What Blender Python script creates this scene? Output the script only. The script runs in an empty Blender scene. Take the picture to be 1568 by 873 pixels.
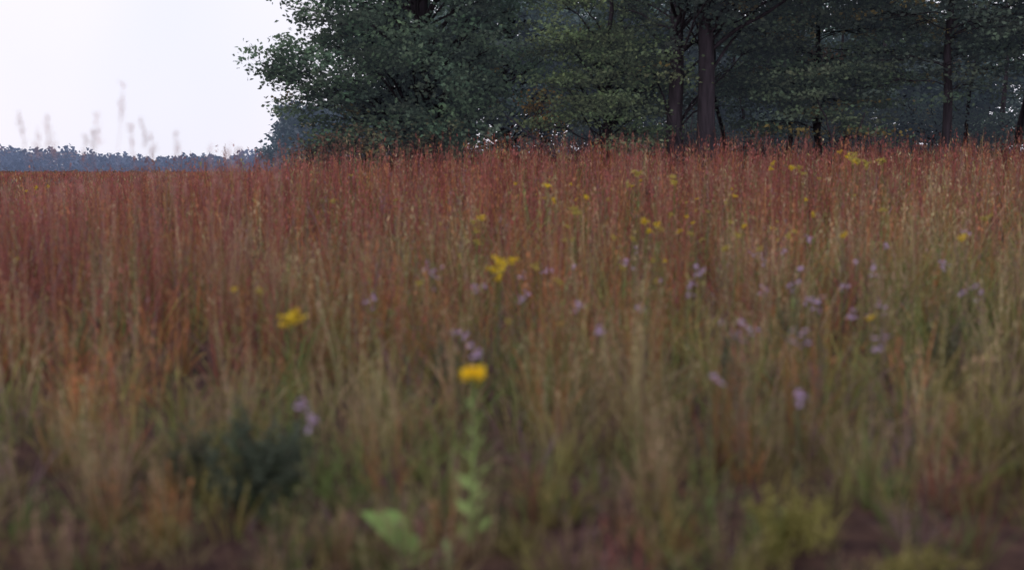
import bpy, math
import numpy as np
rng = np.random.default_rng(11)
sc = bpy.context.scene

def S(t):
    t = np.clip(t, 0, 1); return t*t*(3-2*t)

def gz(x, y):
    x = np.asarray(x, float); y = np.asarray(y, float)
    r = S((y-5)/33)*S((x+22)/24)*1.3
    far = 1-S((y-75)/120)
    und = (0.05*np.sin(x*.7+1)*np.sin(y*.5)+0.03*np.sin(x*1.7+y*1.3))*S((y-2)/8)
    return r*far + und*(1-S((y-60)/60)) - 0.6*S((y-60)/200) - .50*S((-x-4)/9)*S((y-9)/12)*far

def noise2(x, y, f, s=0.0):
    return (np.sin(x*f+1.3+s)*np.cos(y*f*1.13+.7*s)+np.sin((x+y)*f*.61+2.1*s+.5)+np.sin((x*1.7-y*.9)*f*1.9+s)*.6)/2.6

# ------------------------------------------------------------------ builder
class MB:
    def __init__(s): s.v=[]; s.f=[]; s.c=[]; s.m=[]; s.n=0
    def add(s, v, f, c, mi=0):
        v=np.asarray(v,np.float32).reshape(-1,3); f=np.asarray(f,np.int64).reshape(-1,4)
        c=np.asarray(c,np.float32)
        if c.ndim==1: c=np.tile(c,(len(v),1))
        s.v.append(v); s.f.append(f+s.n); s.c.append(c.reshape(-1,3)); s.m.append(np.full(len(f),mi,np.int32)); s.n+=len(v)
    def build(s, name, mats, smooth=False):
        v=np.concatenate(s.v); f=np.concatenate(s.f).astype(np.int32); c=np.concatenate(s.c); m=np.concatenate(s.m)
        me=bpy.data.meshes.new(name)
        me.vertices.add(len(v)); me.vertices.foreach_set("co", v.ravel())
        me.loops.add(f.size); me.loops.foreach_set("vertex_index", f.ravel())
        me.polygons.add(len(f)); me.polygons.foreach_set("loop_start", np.arange(0,f.size,4,dtype=np.int32))
        for mt in mats: me.materials.append(mt)
        me.polygons.foreach_set("material_index", m)
        if smooth: me.polygons.foreach_set("use_smooth", np.ones(len(f),bool))
        me.update(calc_edges=True)
        a=me.color_attributes.new("Col","FLOAT_COLOR","POINT")
        a.data.foreach_set("color", np.concatenate([c,np.ones((len(c),1),np.float32)],1).ravel())
        o=bpy.data.objects.new(name,me); sc.collection.objects.link(o); return o

def ribbons(mb, base, ldir, lean, h, w, cb, ct, K=4, mi=0, prof=None):
    N=len(base)
    if prof is None: prof={4:[.8,1,.8,.12],3:[.9,1,.15]}.get(K) or list(np.linspace(1,.2,K))
    wa=rng.uniform(0,math.pi,N); wd=np.stack([np.cos(wa),np.sin(wa),np.zeros(N)],1)
    V=np.zeros((N,K,2,3)); C=np.zeros((N,K,2,3))
    for k in range(K):
        t=k/(K-1)
        p=base.copy()
        p[:,:2]+=ldir*(lean*h*(.35*t+.65*t*t))[:,None]
        p[:,2]+=h*t*(1-.35*np.minimum(lean,1.2)**1.5*t)
        V[:,k,0]=p-wd*(w*prof[k]*.5)[:,None]; V[:,k,1]=p+wd*(w*prof[k]*.5)[:,None]
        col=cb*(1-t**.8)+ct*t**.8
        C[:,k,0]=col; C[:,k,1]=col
    i=np.arange(N)[:,None]*K*2+np.arange(K-1)[None]*2
    F=np.stack([i,i+1,i+3,i+2],-1)
    mb.add(V,F,C.reshape(-1,3),mi)

def stem_pt(base,ldir,lean,h,t):
    p=base.copy()
    p[:,:2]+=ldir*(lean*h*(.35*t+.65*t*t))[:,None]
    p[:,2]+=h*t*(1-.35*np.minimum(lean,1.2)**1.5*t)
    return p

def runit(N, zb=0.0):
    d=rng.normal(size=(N,3)); d[:,2]+=zb
    return d/np.linalg.norm(d,axis=1)[:,None]

def diamonds(mb, c, ax, L, W, col, mi=0, bend=0.0):
    N=len(c); s=np.cross(ax, runit(N)); s/=np.linalg.norm(s,axis=1)[:,None]+1e-9
    L=np.broadcast_to(L,(N,))[:,None]; W=np.broadcast_to(W,(N,))[:,None]
    nn=np.cross(ax,s)*bend*L
    V=np.stack([c-ax*L*.5-nn, c-s*W*.5-ax*L*.03, c+ax*L*.5-nn, c+s*W*.5+ax*L*.06],1)
    F=np.arange(N*4).reshape(N,4)
    mb.add(V,F,np.repeat(col,4,axis=0),mi)

def tube(mb, P, R, sides=6, col=(.05,.04,.035), mi=0):
    P=np.asarray(P,float); M=len(P)
    T=np.gradient(P,axis=0); T/=np.linalg.norm(T,axis=1)[:,None]+1e-9
    ref=np.array([0,0,1.]) if abs(T[0,2])<.8 else np.array([1.,0,0])
    A=np.cross(T,ref); A/=np.linalg.norm(A,axis=1)[:,None]+1e-9; B=np.cross(T,A)
    a=np.arange(sides)*2*math.pi/sides
    V=P[:,None]+(A[:,None]*np.cos(a)[None,:,None]+B[:,None]*np.sin(a)[None,:,None])*np.asarray(R)[:,None,None]
    k=np.arange(M-1)[:,None]*sides; j=np.arange(sides)[None]; j2=(j+1)%sides
    F=np.stack([k+j,k+j2,k+sides+j2,k+sides+j],-1)
    mb.add(V,F,np.array(col),mi)

# ------------------------------------------------------------------ materials
def leafmat(name, trans=.35, haze_glow=None):
    """vertex-coloured leaf; haze = constant bluish emission painted in to imitate aerial scattering"""
    m=bpy.data.materials.new(name); m.use_nodes=True; nt=m.node_tree; nt.nodes.clear()
    o=nt.nodes.new("ShaderNodeOutputMaterial"); mx=nt.nodes.new("ShaderNodeMixShader")
    d=nt.nodes.new("ShaderNodeBsdfDiffuse"); t=nt.nodes.new("ShaderNodeBsdfTranslucent")
    a=nt.nodes.new("ShaderNodeAttribute"); a.attribute_name="Col"
    L=nt.links.new
    L(a.outputs["Color"],d.inputs["Color"]); L(a.outputs["Color"],t.inputs["Color"])
    mx.inputs[0].default_value=trans
    L(d.outputs[0],mx.inputs[1]); L(t.outputs[0],mx.inputs[2])
    if haze_glow:
        e=nt.nodes.new("ShaderNodeEmission"); e.inputs[0].default_value=(*haze_glow,1); e.inputs[1].default_value=1  # even glow imitating airlight, the same at any viewing distance
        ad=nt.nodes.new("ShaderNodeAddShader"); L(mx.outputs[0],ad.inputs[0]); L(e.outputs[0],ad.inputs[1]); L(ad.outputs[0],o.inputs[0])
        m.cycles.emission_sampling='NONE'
    else: L(mx.outputs[0],o.inputs[0])
    return m
M_grass=leafmat("dry_grass",.3)
M_leaf=leafmat("tree_leaves",.3,(.008,.0095,.013))  # faint bluish glow painted in for the air; stronger for farther leaves
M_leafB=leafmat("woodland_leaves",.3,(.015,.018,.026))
M_leafH=leafmat("haze_painted_leaves",.2,(.032,.042,.060))
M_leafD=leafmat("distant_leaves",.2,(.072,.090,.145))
M_petal=leafmat("petals",.3)
M_bark=bpy.data.materials.new("bark"); M_bark.use_nodes=True
nt=M_bark.node_tree; b=nt.nodes["Principled BSDF"]; b.inputs["Roughness"].default_value=.95
n=nt.nodes.new("ShaderNodeTexNoise"); n.inputs["Scale"].default_value=9; n.inputs["Detail"].default_value=5
g=nt.nodes.new("ShaderNodeNewGeometry"); mp=nt.nodes.new("ShaderNodeMapping"); mp.inputs["Scale"].default_value=(1,1,.15)
r=nt.nodes.new("ShaderNodeValToRGB"); r.color_ramp.elements[0].position=.35; r.color_ramp.elements[0].color=(.016,.012,.019,1)
r.color_ramp.elements[1].position=.7; r.color_ramp.elements[1].color=(.052,.040,.054,1)
nt.links.new(g.outputs["Position"],mp.inputs[0]); nt.links.new(mp.outputs[0],n.inputs["Vector"]); nt.links.new(n.outputs["Fac"],r.inputs[0]); nt.links.new(r.outputs[0],b.inputs["Base Color"])
bp=nt.nodes.new("ShaderNodeBump"); bp.inputs["Strength"].default_value=.6; nt.links.new(n.outputs["Fac"],bp.inputs["Height"]); nt.links.new(bp.outputs[0],b.inputs["Normal"])

M_ground=bpy.data.materials.new("meadow_ground"); M_ground.use_nodes=True
nt=M_ground.node_tree; b=nt.nodes["Principled BSDF"]; b.inputs["Roughness"].default_value=1
b.inputs["Specular IOR Level"].default_value=.1
g=nt.nodes.new("ShaderNodeNewGeometry"); n=nt.nodes.new("ShaderNodeTexNoise"); n.inputs["Scale"].default_value=7; n.inputs["Detail"].default_value=6
r=nt.nodes.new("ShaderNodeValToRGB"); r.color_ramp.elements[0].position=.32; r.color_ramp.elements[0].color=(.032,.021,.024,1)
r.color_ramp.elements[1].position=.7; r.color_ramp.elements[1].color=(.11,.078,.06,1)
n2=nt.nodes.new("ShaderNodeTexNoise"); n2.inputs["Scale"].default_value=.05; n2.inputs["Detail"].default_value=4
r2=nt.nodes.new("ShaderNodeValToRGB"); r2.color_ramp.elements[0].position=.4; r2.color_ramp.elements[0].color=(.7,.55,.55,1)
r2.color_ramp.elements[1].position=.62; r2.color_ramp.elements[1].color=(1.1,1.0,.9,1)
mu=nt.nodes.new("ShaderNodeMixRGB"); mu.blend_type='MULTIPLY'; mu.inputs[0].default_value=1
L=nt.links.new; L(g.outputs["Position"],n.inputs["Vector"]); L(g.outputs["Position"],n2.inputs["Vector"])
L(n.outputs["Fac"],r.inputs[0]); L(n2.outputs["Fac"],r2.inputs[0]); L(r.outputs[0],mu.inputs[1]); L(r2.outputs[0],mu.inputs[2]); L(mu.outputs[0],b.inputs["Base Color"])

# ------------------------------------------------------------------ ground
def spaced(a,b,n,k):
    t=np.linspace(-1,1,n) if a<0 and b>0 and abs(a+b)<1 else np.linspace(0,1,n)
    return np.sinh(t*k)/np.sinh(k)*b
xs=spaced(-1800,1800,221,7); ys=np.concatenate([np.linspace(-60,-1,20),spaced(0,2200,240,7)])
X,Y=np.meshgrid(xs,ys); Z=gz(X,Y)
nx=len(xs); i,j=np.meshgrid(np.arange(nx-1),np.arange(len(ys)-1)); k=(j*nx+i).ravel()
mb=MB(); mb.add(np.stack([X,Y,Z],-1),np.stack([k,k+1,k+nx+1,k+nx],1),np.array([.1,.08,.06]))
mb.build("ground",[M_ground],True)

# ------------------------------------------------------------------ prairie grass
#            red             rust            tan            olive          green           straw          purple
PAL=np.array([[.29,.090,.078],[.40,.175,.078],[.345,.24,.15],[.275,.245,.090],[.165,.22,.078],[.43,.36,.20],[.215,.13,.145]])
WN=np.array([.02,.04,.17,.38,.19,.06,.14]); WM=np.array([.16,.18,.20,.21,.08,.09,.08]); WF=np.array([.53,.13,.11,.06,.03,.02,.12])
def pick(x,y):
    side=x/np.maximum(y,1)
    ye=y*(1-.35*S((side-.05)/.4)+.50*S((-side-.05)/.4)*S((y-5)/3))+noise2(x,y,.55)*1.8
    a=S((ye-4.8)/4.8)[:,None]; b=S((ye-9)/10)[:,None]
    W=WN*(1-a)+WM*a; W=W*(1-b)+WF*b
    nn=noise2(x,y,1.1,2.)
    W[:,1]*=1+.6*nn; W[:,3]*=1-.5*nn; W[:,4]*=1+.8*noise2(x,y,.8,5.); W[:,6]+=.25*(1-S((y-3.3)/1.6)); W=np.maximum(W,.002)
    W/=W.sum(1)[:,None]
    return (rng.random(len(x))[:,None]>np.cumsum(W,1)).sum(1).clip(0,6)
def Hf(y): return .19+.16*S((y-3.2)/1.6)+.37*S((y-4.4)/3)+.28*S((y-7)/6)
def band(mb,y0,y1,dens,nb,wid,rad,tufts,tl,K=4):
    A=(y1-y0)*((y0+y1)*.5+4); n=int(A*dens)
    y=np.sqrt(rng.uniform(y0**2,y1**2,n)); x=rng.uniform(-1,1,n)*(y*.5+2)
    keep=rng.random(n)<(.72+.4*noise2(x,y,2.3,1.))*(.78+.22*S((y-3.4)/1.6))
    x=x[keep]; y=y[keep]; n=len(x)
    sp=pick(x,y); ch=Hf(y)*rng.uniform(.62,1.25,n)*(1+.14*noise2(x,y,1.6,3.))
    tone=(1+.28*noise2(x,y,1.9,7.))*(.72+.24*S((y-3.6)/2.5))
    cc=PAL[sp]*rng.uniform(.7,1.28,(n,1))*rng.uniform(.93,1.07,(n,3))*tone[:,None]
    stemmy=np.isin(sp,[0,1,2,5])
    ci=np.repeat(np.arange(n),nb); N=len(ci)
    an=rng.uniform(0,2*math.pi,N); rr=rad*np.sqrt(rng.random(N))
    bx=x[ci]+np.cos(an)*rr; by=y[ci]+np.sin(an)*rr
    base=np.stack([bx,by,gz(bx,by)-.01],1)
    ld=np.stack([np.cos(an),np.sin(an)],1)
    isst=(rng.random(N)<np.where(stemmy[ci],.42,.12))
    h=ch[ci]*np.where(isst,rng.uniform(.78,1.2,N),rng.uniform(.35,.85,N))
    lean=np.where(isst,rng.uniform(.02,.2,N),rng.uniform(.15,.95,N))
    w=wid*np.where(isst,.7,1.25)*rng.uniform(.7,1.3,N)
    ct=cc[ci]*rng.uniform(.75,1.3,(N,1))
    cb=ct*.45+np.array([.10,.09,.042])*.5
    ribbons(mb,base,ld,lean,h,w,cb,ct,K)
    s=np.where(isst)[0]
    for q in range(tufts):
        t=rng.uniform(.5,1.0,len(s))
        p=stem_pt(base[s],ld[s],lean[s],h[s],t)
        off=rng.normal(0,tl*.22,(len(s),3)); off[:,2]*=.3
        ax=rng.normal(0,.35,(len(s),3)); ax[:,2]+=1; ax/=np.linalg.norm(ax,axis=1)[:,None]
        col=ct[s]*rng.uniform(.8,1.3,(len(s),1))+rng.uniform(0,.05,(len(s),1))
        diamonds(mb,p+off,ax,tl*rng.uniform(.7,1.3,len(s)),tl*.28,col)
mb=MB()
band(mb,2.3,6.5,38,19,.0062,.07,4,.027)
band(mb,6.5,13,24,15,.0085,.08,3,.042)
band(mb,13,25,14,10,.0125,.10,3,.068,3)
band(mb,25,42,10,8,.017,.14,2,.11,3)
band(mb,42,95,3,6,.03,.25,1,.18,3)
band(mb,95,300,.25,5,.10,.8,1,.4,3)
mb.build("prairie_grass",[M_grass])

# tall big-bluestem seed stalks
mb=MB()
def stalks(T,w,tl,q_n,ct0,t0=.90,sp=.010):
    n=len(T)
    la=rng.uniform(0,2*math.pi,n); ld=np.stack([np.cos(la),np.sin(la)],1); lean=rng.uniform(.02,.14,n); h=T[:,2]-gz(T[:,0],T[:,1])
    base=np.stack([T[:,0]-ld[:,0]*lean*h,T[:,1]-ld[:,1]*lean*h,gz(T[:,0],T[:,1])],1)
    cb=np.tile([.3,.14,.10],(n,1)); ct=np.tile(ct0,(n,1))*rng.uniform(.7,1.2,(n,1))
    ribbons(mb,base,ld,lean,h,np.full(n,w),cb,ct,6,0,[1,1,.9,.8,.7,.5])
    for q in range(q_n):
        t=rng.uniform(t0,1.0,n); p=stem_pt(base,ld,lean,h,t); p+=rng.normal(0,sp,(n,3))
        ax=rng.normal(0,.4,(n,3)); ax[:,2]+=1; ax/=np.linalg.norm(ax,axis=1)[:,None]
        diamonds(mb,p,ax,tl,tl*.24,ct*rng.uniform(.8,1.2,(n,1)))
tops=[(-3.0,7.0,1.95),(-2.75,6.8,1.9),(-2.88,7.2,1.82),(-2.6,7.0,1.8),(-2.53,7.0,1.93),(-2.36,7.0,2.12),(-2.29,7.1,1.92),(-2.26,7.2,1.83),
      (-2.08,7.1,1.82),(-1.73,7.0,1.76),(-2.66,7.3,1.83),(-2.45,7.4,1.87),(-3.15,7.6,1.85),(-2.0,7.6,1.74),(-3.3,7.2,1.78),(-1.6,7.8,1.7),(-3.6,7.3,1.9)]
stalks(np.array(tops),.004,.03,26,[.46,.27,.27])
yy=rng.uniform(7,13,50); stalks(np.stack([-.5*yy*rng.uniform(.4,1.1,50),yy,rng.uniform(1.40,1.74,50)],1),.0045,.032,20,[.42,.22,.20])
n=520; yy=rng.uniform(14,38,n); xx=rng.uniform(-.5,.55,n)*yy
stalks(np.stack([xx,yy,gz(xx,yy)+rng.uniform(1.15,1.62,n)],1),.010,.08,6,[.27,.12,.10],.72,.02)
mb.build("tall_bluestem_grass",[M_grass])

# ------------------------------------------------------------------ flowers
def plant_stem(mb,x,y,h,col=(.16,.19,.07),leafn=14,leafL=.06,w=.005):
    z=gz(x,y); lx,ly=rng.normal(0,.03,2)
    P=np.array([[x-lx,y-ly,z],[x-lx*.6,y-ly*.6,z+h*.35],[x-lx*.2,y-ly*.2,z+h*.7],[x,y,z+h]])
    tube(mb,P,[w,w*.9,w*.7,w*.5],4,col,0)
    t=rng.uniform(.1,.9,leafn); c=np.stack([np.interp(t,[0,.35,.7,1],P[:,k]) for k in range(3)],1)
    ax=runit(leafn); ax[:,2]=abs(ax[:,2])*.6+.2; ax/=np.linalg.norm(ax,axis=1)[:,None]
    L=leafL*(1.2-.6*t)
    diamonds(mb,c+ax*L[:,None]*.5,ax,L,L*.28,np.tile(col,(leafn,1))*rng.uniform(.7,1.3,(leafn,1)),0,.1)
def goldenrod(mb,x,y,h,r,col):
    """several loose arching yellow sprays on one stem"""
    plant_stem(mb,x,y,h)
    z=float(gz(x,y))+h
    for s in range(int(rng.integers(3,6))):
        a=rng.uniform(0,6.28); L_=r*rng.uniform(.7,1.6); n=int(14+r*420)
        t=rng.random(n); c=np.stack([x+math.cos(a)*L_*t,y+math.sin(a)*L_*t,z-r*rng.uniform(.2,1.6)+r*(1.4*t-t*t)],1)+rng.normal(0,r*.16,(n,3))
        c=c[rng.random(n)<.8]; m=len(c)
        diamonds(mb,c,runit(m),.013+r*.13,.010+r*.10,np.tile(col,(m,1))*rng.uniform(.6,1.15,(m,1)),1)
def aster(mb,x,y,h,r,heads=9):
    plant_stem(mb,x,y,h,(.15,.15,.08))
    z=float(gz(x,y))+h
    for k in range(heads):
        o=rng.normal(0,r,3)*[1,1,1.0]; hc=np.array([x,y,z])+o
        tube(mb,[[x,y,z-.09],hc*.5+np.array([x,y,z-.05])*.5,hc],[.002,.0015,.001],3,(.15,.15,.08),0)
        up=runit(1,1.2)[0]; a=np.cross(up,[1,.2,0]); a/=np.linalg.norm(a); bb=np.cross(up,a)
        th=np.arange(12)*2*math.pi/12; ax=np.cos(th)[:,None]*a+np.sin(th)[:,None]*bb+up*.15
        ax/=np.linalg.norm(ax,axis=1)[:,None]
        diamonds(mb,hc+ax*.010,ax,.017,.0058,np.tile([.60,.44,.69],(12,1))*rng.uniform(.8,1.1,(12,1)),1)
        diamonds(mb,np.tile(hc,(4,1)),runit(4),.006,.006,np.tile([.45,.32,.12],(4,1)),1)
Y1=(.80,.60,.06); Y2=(.54,.45,.12)
mbg=MB()
G=[(-.011,8.2,.93,.042),(-.010,8.3,.86,.038),(.003,8.4,.95,.036),(-.012,8.1,.84,.034),(.055,11.5,1.08,.045),(.142,14,1.2,.05),(.121,11,1.03,.04),(.123,11,.98,.036),(.105,13,1.18,.038),
   (.067,12.5,1.18,.038),(.228,16,1.3,.05),(.243,16,1.3,.045),(.253,15.5,1.26,.04),(.297,20,1.24,.075),(.31,19.5,1.16,.065),
   (.303,19.7,1.19,.065),(.322,20,1.19,.065),(.29,21,1.2,.055),(.262,11.5,.98,.03),(.407,10.8,.98,.035),(.419,11.0,1.01,.032),(.397,9.5,.93,.032),
   (.326,12,1.0,.035),(-.202,6.0,.84,.042),(-.248,7.4,.80,.022),(.112,15,1.25,.045),(.038,12.5,1.08,.038),(.03,14,1.15,.04),(.197,13,1.08,.036),(.205,11,1.0,.03),(.324,6.6,.72,.024),(.16,10,.95,.03),(.09,10,.95,.03),(-.025,11,1.02,.03)]
for r_,d,h,rd in G:
    for q in range(1 if rd<.04 else 2):
        goldenrod(mbg,r_*d+rng.normal(0,.02),d+rng.normal(0,.1),h+rng.normal(0,.02)-.03*q,rd*rng.uniform(.75,1.1),Y1 if rng.random()<.55 else Y2)
for k in range(60):
    d=rng.uniform(8,20); goldenrod(mbg,rng.normal(.12,.10)*d,d,rng.uniform(.70,1.04),rng.uniform(.016,.032),Y2 if rng.random()<.8 else Y1)
for k in range(18):
    d=rng.uniform(6,24); goldenrod(mbg,rng.uniform(-.5,.5)*d,d,rng.uniform(.55,.9),rng.uniform(.012,.022),Y2)
for k in range(6):
    goldenrod(mbg,-.43*30+rng.normal(0,.5),30+rng.normal(0,1),1.2,.05,Y1)
mbg.build("goldenrod_flowers",[M_grass,M_petal])
mba=MB()
A_=[(-.072,7.8,.87,.034),(-.066,7.6,.82,.03),(.313,8,.89,.035),(.318,7.8,.82,.03),(.27,6.7,.80,.03),(.18,5.1,.63,.025),(.256,4.75,.61,.014),(-.185,4.6,.63,.024),
    (-.178,4.5,.59,.02),(.20,6,.74,.05),(.21,5.9,.70,.045),(.325,5.8,.70,.03),(.058,6.6,.78,.024),(.25,7.5,.82,.028),(.47,6.2,.76,.03),(-.03,7.2,.81,.022)]
for k in range(36): A_.append((rng.normal(.17,.18),rng.uniform(5.5,11),rng.uniform(.60,.84),rng.uniform(.015,.032)))
for r_,d,h,rd in A_: aster(mba,r_*d,d,h,rd,int(rng.integers(3,8)))
mba.build("purple_asters",[M_grass,M_petal])

# the single near stiff goldenrod
mb=MB(); x,y=-.158,4.55; z=float(gz(x,y)); sg=np.array([.30,.40,.15])
tube(mb,[[x-.012,y,z],[x-.008,y,z+.2],[x+.004,y,z+.45],[x,y,z+.66],[x,y,z+.73]],[.006,.006,.005,.004,.003],6,sg,0)
for t in np.linspace(.06,.92,22):
    a=t*40; ax=np.array([[math.cos(a),math.sin(a),.9]]); ax/=np.linalg.norm(ax); Lf=.10*(1.15-t)+.02
    c=np.array([[x,y,z+.72*t]])+ax*Lf*.5; diamonds(mb,c,ax,Lf,Lf*.4,(sg*rng.uniform(.8,1.25))[None],0,.12)
n=340; a=rng.uniform(0,2*math.pi,n); rr=.050*np.sqrt(rng.random(n))
c=np.stack([x+np.cos(a)*rr,y+np.sin(a)*rr,z+.775+rng.normal(0,.009,n)-rr*.35+.008*np.sin(a*3+1)],1)
diamonds(mb,c,runit(n,.5),.018,.012,np.tile([1.0,.72,.04],(n,1))*rng.uniform(.75,1.0,(n,1)),1)
for k in range(0,n,20): tube(mb,[[x,y,z+.7],c[k]-[0,0,.005]],[.0018,.001],3,sg,0)
mb.build("stiff_goldenrod_plant",[M_grass,M_petal])

def broadleaf(name,x,y,leaves,col):
    mb=MB(); z=float(gz(x,y))
    for az,L_,W_,up in leaves:
        K=7; t=np.linspace(0,1,K); d=np.array([math.cos(az),math.sin(az)]); s=np.array([-d[1],d[0],0.])
        wp=np.array([.12,.45,.85,1,.9,.55,.04])*W_*.5
        ctr=np.stack([x+d[0]*L_*t,y+d[1]*L_*t,z+.02+up*L_*(t*1.5-.8*t*t)],1)
        V=np.stack([ctr-s*wp[:,None]+[0,0,.012],ctr,ctr+s*wp[:,None]+[0,0,.012]],1)
        F=[]
        for k in range(K-1):
            for j in range(2): F.append([k*3+j,k*3+j+1,(k+1)*3+j+1,(k+1)*3+j])
        mb.add(V,F,np.array(col)*rng.uniform(.85,1.15),0)
    return mb.build(name,[M_grass],True)
broadleaf("broadleaf_plant",-.40,4.35,[(2.75,.23,.12,1.2),(2.2,.2,.10,1.3),(.4,.11,.05,.6),(1.5,.13,.05,1.0),(4.2,.10,.05,.4)],(.24,.36,.12))
broadleaf("broadleaf_plant",-.24,4.35,[(2.0,.10,.035,1.2),(4.,.1,.03,.6)],(.20,.28,.11))

def forb(name,x,y,r,h,col,n=1500,L_=.035,st=26):
    mb=MB(); z=float(gz(x,y)); col=np.array(col)
    for k in range(st):
        a=rng.uniform(0,6.28); q=r*math.sqrt(rng.random()); e=np.array([x+math.cos(a)*q,y+math.sin(a)*q,z+h*rng.uniform(.5,1.0)*(1-.35*(q/r)**2)])
        s=np.array([x+rng.normal(0,r*.35),y+rng.normal(0,r*.35),z]); m=(s+e)/2+[0,0,.06]
        tube(mb,[s,m,e],[.004,.003,.0015],4,col*.8,0)
        nn=n//st; t=rng.uniform(.2,1,nn)[:,None]; c=s*(1-t)**2+2*m*t*(1-t)+e*t*t; ax=runit(nn,.5)
        c=c+ax*.02+rng.normal(0,.012,(nn,3)); diamonds(mb,c,ax,L_*rng.uniform(.7,1.3,nn),L_*.4,np.tile(col,(nn,1))*rng.uniform(.6,1.4,(nn,1)),0,.1)
    return mb.build(name,[M_grass])
forb("leafy_shrub",-1.16,5.1,.25,.58,(.09,.11,.08),2600,.035,40)
forb("leafy_shrub",-1.55,5.4,.16,.46,(.11,.12,.085),600)
forb("leafy_shrub",1.12,4.5,.28,.28,(.25,.23,.075),700)
forb("leafy_shrub",1.5,4.1,.26,.20,(.24,.21,.075),400)
forb("leafy_shrub",2.0,8.2,.13,.85,(.13,.14,.09),400)
forb("leafy_shrub",1.35,7.0,.10,.72,(.13,.14,.09),350)
forb("leafy_shrub",-.42,7.2,.12,.70,(.14,.15,.10),300)
forb("leafy_shrub",3.0,7.8,.14,.80,(.13,.13,.09),400)
forb("leafy_shrub",2.9,6.0,.14,.60,(.13,.14,.09),400)

# ------------------------------------------------------------------ trees
def limb(mb,s,e,r0,r1,M=7,wob=.12,sag=.3,sides=5):
    s=np.array(s,float); e=np.array(e,float); m=(s+e)/2+[0,0,sag]+rng.normal(0,wob,3)
    t=np.linspace(0,1,M)[:,None]; P=s*(1-t)**2+2*m*t*(1-t)+e*t*t
    P[1:-1]+=rng.normal(0,wob*.35,(M-2,3)); tube(mb,P,np.linspace(r0,r1,M),sides,(.05,.04,.04),0); return P
def tree(mb,x,y,H,tr,crown,nclump,nspray,nleaf,leaf,col,flat=.5,spr=.3,clr=.85,lean=0,extra=(),yel=.03,tsides=10,qmin=.45,level=False):
    z=float(gz(x,y)); col=np.array(col)
    t=np.linspace(0,1,9); P=np.stack([x+lean*t*t+rng.normal(0,.06,9)*(t>0),y+rng.normal(0,.05,9)*(t>0),z-.1+H*.85*t],1)
    R=tr*(1-.8*t); R[0]*=1.35; tube(mb,P,R,tsides,(.05,.04,.04),0)
    dx,dy,zc,rx,ry,rz=crown
    d=runit(nclump); q=rng.uniform(qmin,1.03,nclump)[:,None]*(1+.13*np.sin(d[:,:1]*5+d[:,2:]*4+x))
    C=np.array([x+dx,y+dy,z+zc])+d*q*[rx,ry,rz]; C[:,2]=np.maximum(C[:,2],z+rng.uniform(.5,1.5,nclump))
    if len(extra): C=np.concatenate([C,np.array([[a,b_,c_] for a,b_,c_ in extra])])
    cs=[];cols=[]
    for c in C:
        drop=rng.uniform(-.2,.3) if level else rng.uniform(.3,1.8)+.25*math.hypot(c[0]-x,c[1]-y)
        zt=np.clip(c[2]-drop,z+H*.1,z+H*.8); tt=(zt-z)/(H*.85)
        s=[np.interp(tt,t,P[:,k]) for k in range(3)]
        Q=limb(mb,s,c,tr*(.14 if level else .2)*rng.uniform(.6,1.2),.012)
        cl=rng.uniform(.55,1.45)
        for k in range(nspray):
            o=rng.normal(0,1,3)*[clr,clr,clr*flat*1.1]
            if np.linalg.norm(o)>1.9*clr: o*=.6
            e=c+o*.75; b0=Q[rng.integers(3,6)]
            limb(mb,b0,e,.012,.004,3,.05,.05,3)
            cs.append(e); cols.append(col*cl*rng.uniform(.75,1.25)*rng.uniform(.90,1.10,3) if rng.random()>yel else np.array([.24,.18,.05])*rng.uniform(.5,1.1))
    cs=np.array(cs); cols=np.array(cols); N=len(cs)*nleaf; i=np.repeat(np.arange(len(cs)),nleaf)
    p=cs[i]+rng.normal(0,1,(N,3))*[spr,spr,spr*flat]
    ax=runit(N); ax[:,2]*=.5; ax/=np.linalg.norm(ax,axis=1)[:,None]
    diamonds(mb,p,ax,leaf*rng.uniform(.7,1.3,N),leaf*.68,cols[i]*rng.uniform(.7,1.3,(N,1)),1,.12)
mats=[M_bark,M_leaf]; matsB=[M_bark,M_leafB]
OAK=(.097,.145,.090); DK=(.070,.095,.062)
mb=MB()
ex=[(-7.4,36,4.9),(-7.2,35.8,4.5),(-6.9,36,4.1),(-6.8,36.2,3.6),(-7.0,36,5.2),(-6.2,36,4.6),(-6.3,36,6.9),(-6.0,36,7.6),(-6.1,35.7,6.3),(-5.6,36,5.6),(-5.7,36,3.2),(-5.2,35,2.7),(-4.5,35,2.4),(-3.5,34.6,2.6),(-2.2,34.5,2.5),(-5.5,35.5,2.2),(-1.2,34.8,2.6),
    (-5.2,35,4.4),(-4.8,34.8,3.8),(-5.6,35.2,3.9),(-4.6,35,5.0),(-1.0,35,4.2),(-.6,35.5,5.2),(-.4,35.4,3.4)]
tree(mb,-2.8,36.3,12,.35,(-.1,0,5.3,3.7,3.6,4.6),115,9,40,.155,OAK,.5,.24,.75,extra=ex,yel=.015)
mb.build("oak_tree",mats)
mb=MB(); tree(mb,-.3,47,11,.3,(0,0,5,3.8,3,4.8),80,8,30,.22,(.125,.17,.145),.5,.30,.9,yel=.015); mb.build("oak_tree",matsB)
mb=MB(); tree(mb,3.0,35.5,8,.16,(-.1,0,3.3,2.3,2.2,2.5),50,8,40,.13,(.145,.19,.09),.26,.33,.8,extra=[(3.6,35,5.9),(1.4,35.3,4.2),(4.2,35,4.3)]); mb.build("oak_tree",mats)
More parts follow.
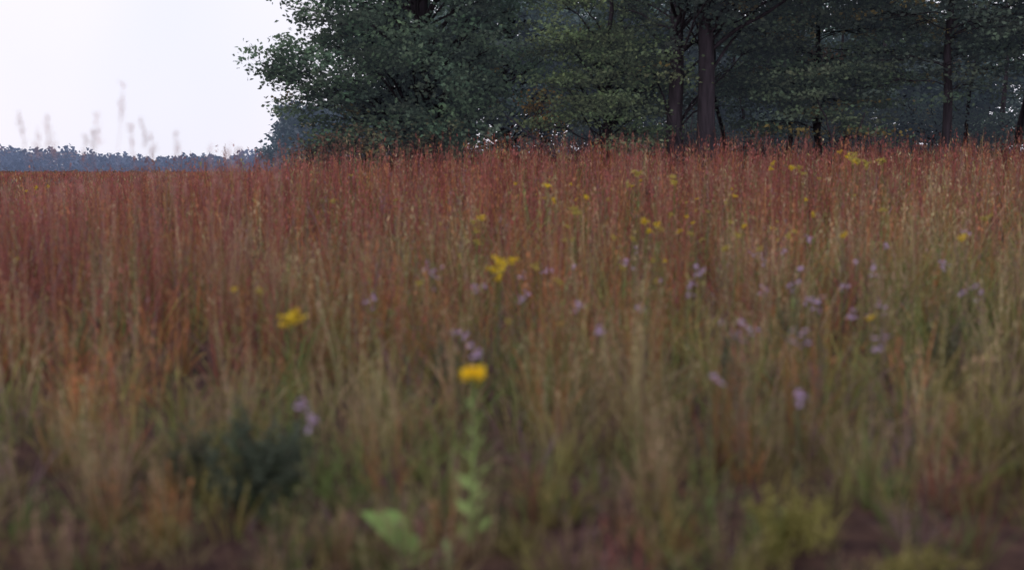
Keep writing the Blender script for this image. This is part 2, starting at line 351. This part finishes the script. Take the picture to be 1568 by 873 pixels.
mb=MB(); tree(mb,5.0,34.5,14,.27,(.3,0,8.6,5,4.5,4.4),95,8,34,.16,DK,.5,.28,.9,lean=-.5,
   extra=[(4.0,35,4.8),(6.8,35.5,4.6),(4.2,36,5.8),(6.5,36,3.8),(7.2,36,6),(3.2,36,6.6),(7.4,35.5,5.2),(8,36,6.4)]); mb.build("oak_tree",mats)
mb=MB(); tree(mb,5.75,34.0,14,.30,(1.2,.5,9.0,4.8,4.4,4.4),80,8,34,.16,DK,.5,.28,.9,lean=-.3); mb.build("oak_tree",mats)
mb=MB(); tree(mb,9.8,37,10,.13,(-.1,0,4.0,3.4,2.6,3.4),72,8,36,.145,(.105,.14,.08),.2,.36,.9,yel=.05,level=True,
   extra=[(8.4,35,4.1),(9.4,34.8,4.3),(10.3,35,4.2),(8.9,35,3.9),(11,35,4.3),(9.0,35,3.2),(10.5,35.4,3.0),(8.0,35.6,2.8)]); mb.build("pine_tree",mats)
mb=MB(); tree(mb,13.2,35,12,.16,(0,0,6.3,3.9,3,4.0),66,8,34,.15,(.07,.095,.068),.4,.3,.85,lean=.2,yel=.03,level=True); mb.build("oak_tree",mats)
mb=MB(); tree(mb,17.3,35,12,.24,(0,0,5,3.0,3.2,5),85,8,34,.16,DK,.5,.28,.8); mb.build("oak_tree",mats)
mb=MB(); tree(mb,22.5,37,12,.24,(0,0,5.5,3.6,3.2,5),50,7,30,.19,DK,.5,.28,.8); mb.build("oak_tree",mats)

# woodland behind
mb=MB()
for k,(x,y,H) in enumerate([(1.5,52,11),(4.5,50,10.5),(7.5,54,11),(10.5,50,9.0),(14,55,9.2),(17,50,8.4),(20.5,54,9.6),(24,50,10),(28,53,11),(6,60,12),(12,62,8.8),(17,62,9.2),(24,62,11),(33,52,10),(-3,56,10)]):
    hz=.04*rng.random()  # bluish lift in the leaf colour imitates hazy distance
    tree(mb,x,y,H,.2,(0,0,H*.46,3.1,2.6,H*.48),50,7,23,.29,(.075+hz*.6,.105+hz,.085+hz*1.2),.5,.40,1.0,tsides=7,qmin=.2)
for k in range(40):
    x=rng.uniform(3,26); y=rng.uniform(38,48); H=rng.uniform(1.6,3.4)
    tree(mb,x,y,H,.04,(0,0,H*.5,1.0,1.0,H*.45),7,5,24,.16,np.array([.052,.072,.05])*rng.uniform(.7,1.7),.5,.28,.5,tsides=5)
for x in rng.uniform(6,26,12):
    y=rng.uniform(38,50); z=float(gz(x,y)); limb(mb,[x,y,z],[x+rng.normal(0,.9),y,z+9],rng.uniform(.06,.12),.04,8,.25,0,6)
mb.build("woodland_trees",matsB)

# edge shrubs
mb=MB()
for (x,y,H,c) in [(-5.4,34.5,1.9,(.15,.10,.065)),(-4.6,34.3,1.7,(.13,.10,.055)),(-3.6,34,1.5,(.11,.10,.055)),(.85,36,3.1,(.38,.22,.06)),(-2.2,34,1.5,(.11,.12,.065)),(-6.1,35,1.5,(.11,.09,.065)),
                  (9.9,37,5.2,(.20,.11,.05))]:
    tree(mb,x,y,H,.03,(0,0,H*.62,.5,.5,H*.35),8,4,16,.12,c,.6,.22,.35,tsides=5)
mb.build("sumac_shrubs",mats)
mb=MB()
def bare(x,y,z0,H,spread,n,lx=0):
    for k in range(n):
        s=np.array([x+rng.normal(0,.08),y,z0]); e=s+[rng.normal(lx,spread),rng.normal(0,spread),H*rng.uniform(.6,1)]
        P=limb(mb,s,e,.02,.006,7,.15,.0,4)
        for q in range(5):
            b0=P[rng.integers(2,6)]; limb(mb,b0,b0+rng.normal(0,.3,3)+[0,0,.25],.008,.003,4,.05,0,3)
for x,y,H in [(5.2,33.2,2.2),(4.9,33.3,1.8),(2.2,34,1.6),(9.6,34.5,1.9),(7.4,35,1.4)]: bare(x,y,float(gz(x,y)),H,.35,6)
for s,e in [((1.9,34,1.3),(-.2,34,3.1)),((1.5,34,1.9),(.3,34.2,2.2)),((9.9,34.5,1.3),(9.1,34.5,3.7)),((9.9,34.5,1.3),(10.6,34.5,3.2))]:
    limb(mb,s,e,.05,.015,8,.12,.1,6)
mb.build("bare_brush",[M_bark])
# mid-distance trees at left, hazy look painted into leaf colour and emission
mb=MB()
for x,y,H in [(-17.6,95,7.2),(-14.5,96,9),(-11,94,8.4),(-7,97,9)]:
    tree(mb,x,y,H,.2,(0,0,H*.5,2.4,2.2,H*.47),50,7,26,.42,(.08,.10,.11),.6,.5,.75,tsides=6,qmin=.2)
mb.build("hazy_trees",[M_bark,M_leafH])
# distant treeline: a deep irregular belt of woodland, big crowns among small ones
mb=MB(); n=640
x=rng.uniform(-420,330,n); y=rng.uniform(400,500,n)+.1*abs(x)
H=6.2+1.6*noise2(x,y,.05)+rng.uniform(-1.2,1.2,n)+3.0*S((-x-172)/22)+1.8*S((x+118)/20)
big=rng.random(n)<.16; H=H+big*rng.uniform(.8,2.4,n)
for a,b_,h,bg_ in zip(x,y,H,big):
    z=float(gz(a,b_)); m=120; d=runit(m)*(rng.uniform(.1,1.0,(m,1))**.6); w=rng.uniform(4.5,7.5) if bg_ else rng.uniform(3.5,7)
    c=np.array([a,b_,z+h*.5])+d*[w,w,h*.5]
    c+=np.sin(c[:,[0]]*1.3+c[:,[2]]*.9)*.35
    col=np.array([.07,.085,.12])*rng.uniform(.5,1.5)  # leaf colour made bluish to imitate distant hazy air
    if rng.random()<.06: col=np.array([.16,.12,.12])
    diamonds(mb,c,runit(m),rng.uniform(.9,2.4,m),1.2,np.tile(col,(m,1))*rng.uniform(.7,1.25,(m,1)),1,.1)
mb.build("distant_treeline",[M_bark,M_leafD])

# ------------------------------------------------------------------ light
w=bpy.data.worlds.new("World"); sc.world=w; w.use_nodes=True; nt=w.node_tree; nt.nodes.clear()
o=nt.nodes.new("ShaderNodeOutputWorld"); bg=nt.nodes.new("ShaderNodeBackground"); bg.inputs[1].default_value=.1
sk=nt.nodes.new("ShaderNodeTexSky"); sk.sky_type='NISHITA'; sk.sun_disc=False; sk.sun_elevation=math.radians(40); sk.sun_rotation=math.radians(215)
sk.dust_density=3; sk.air_density=1.2
hs=nt.nodes.new("ShaderNodeHueSaturation"); hs.inputs["Saturation"].default_value=.5
mx=nt.nodes.new("ShaderNodeMixRGB"); mx.inputs[0].default_value=.87
tc=nt.nodes.new("ShaderNodeTexCoord"); no=nt.nodes.new("ShaderNodeTexNoise"); no.inputs["Scale"].default_value=2.0; no.inputs["Detail"].default_value=3
rp=nt.nodes.new("ShaderNodeValToRGB"); rp.color_ramp.elements[0].position=.35; rp.color_ramp.elements[0].color=(.84,.85,.98,1); rp.color_ramp.elements[1].position=.62; rp.color_ramp.elements[1].color=(1.02,.955,1.02,1)
sx=nt.nodes.new("ShaderNodeVectorMath"); sx.operation='SCALE'; sx.inputs["Scale"].default_value=11.5
L=nt.links.new
L(tc.outputs["Generated"],no.inputs["Vector"]); L(no.outputs["Fac"],rp.inputs[0]); L(rp.outputs[0],sx.inputs[0])
L(sk.outputs[0],hs.inputs["Color"]); L(hs.outputs[0],mx.inputs[1]); L(sx.outputs[0],mx.inputs[2]); L(mx.outputs[0],bg.inputs[0]); L(bg.outputs[0],o.inputs[0])
sl=bpy.data.lights.new("sun","SUN"); sl.energy=.5; sl.angle=math.radians(30); sl.color=(1,.96,.92)
so=bpy.data.objects.new("sun",sl); sc.collection.objects.link(so); so.rotation_euler=(math.radians(50),0,math.radians(-35))

cd=bpy.data.cameras.new("camera"); cam=bpy.data.objects.new("camera",cd); sc.collection.objects.link(cam)
cd.lens=40; cd.sensor_width=36; cd.clip_end=5000; cd.clip_start=.05
cam.location=(0,0,1.6); cam.rotation_euler=(math.radians(90-5.95),0,0)
cd.dof.use_dof=True; cd.dof.focus_distance=80; cd.dof.aperture_fstop=.9
sc.camera=cam
sc.view_settings.view_transform='Standard'; sc.view_settings.look='None'; sc.view_settings.exposure=0
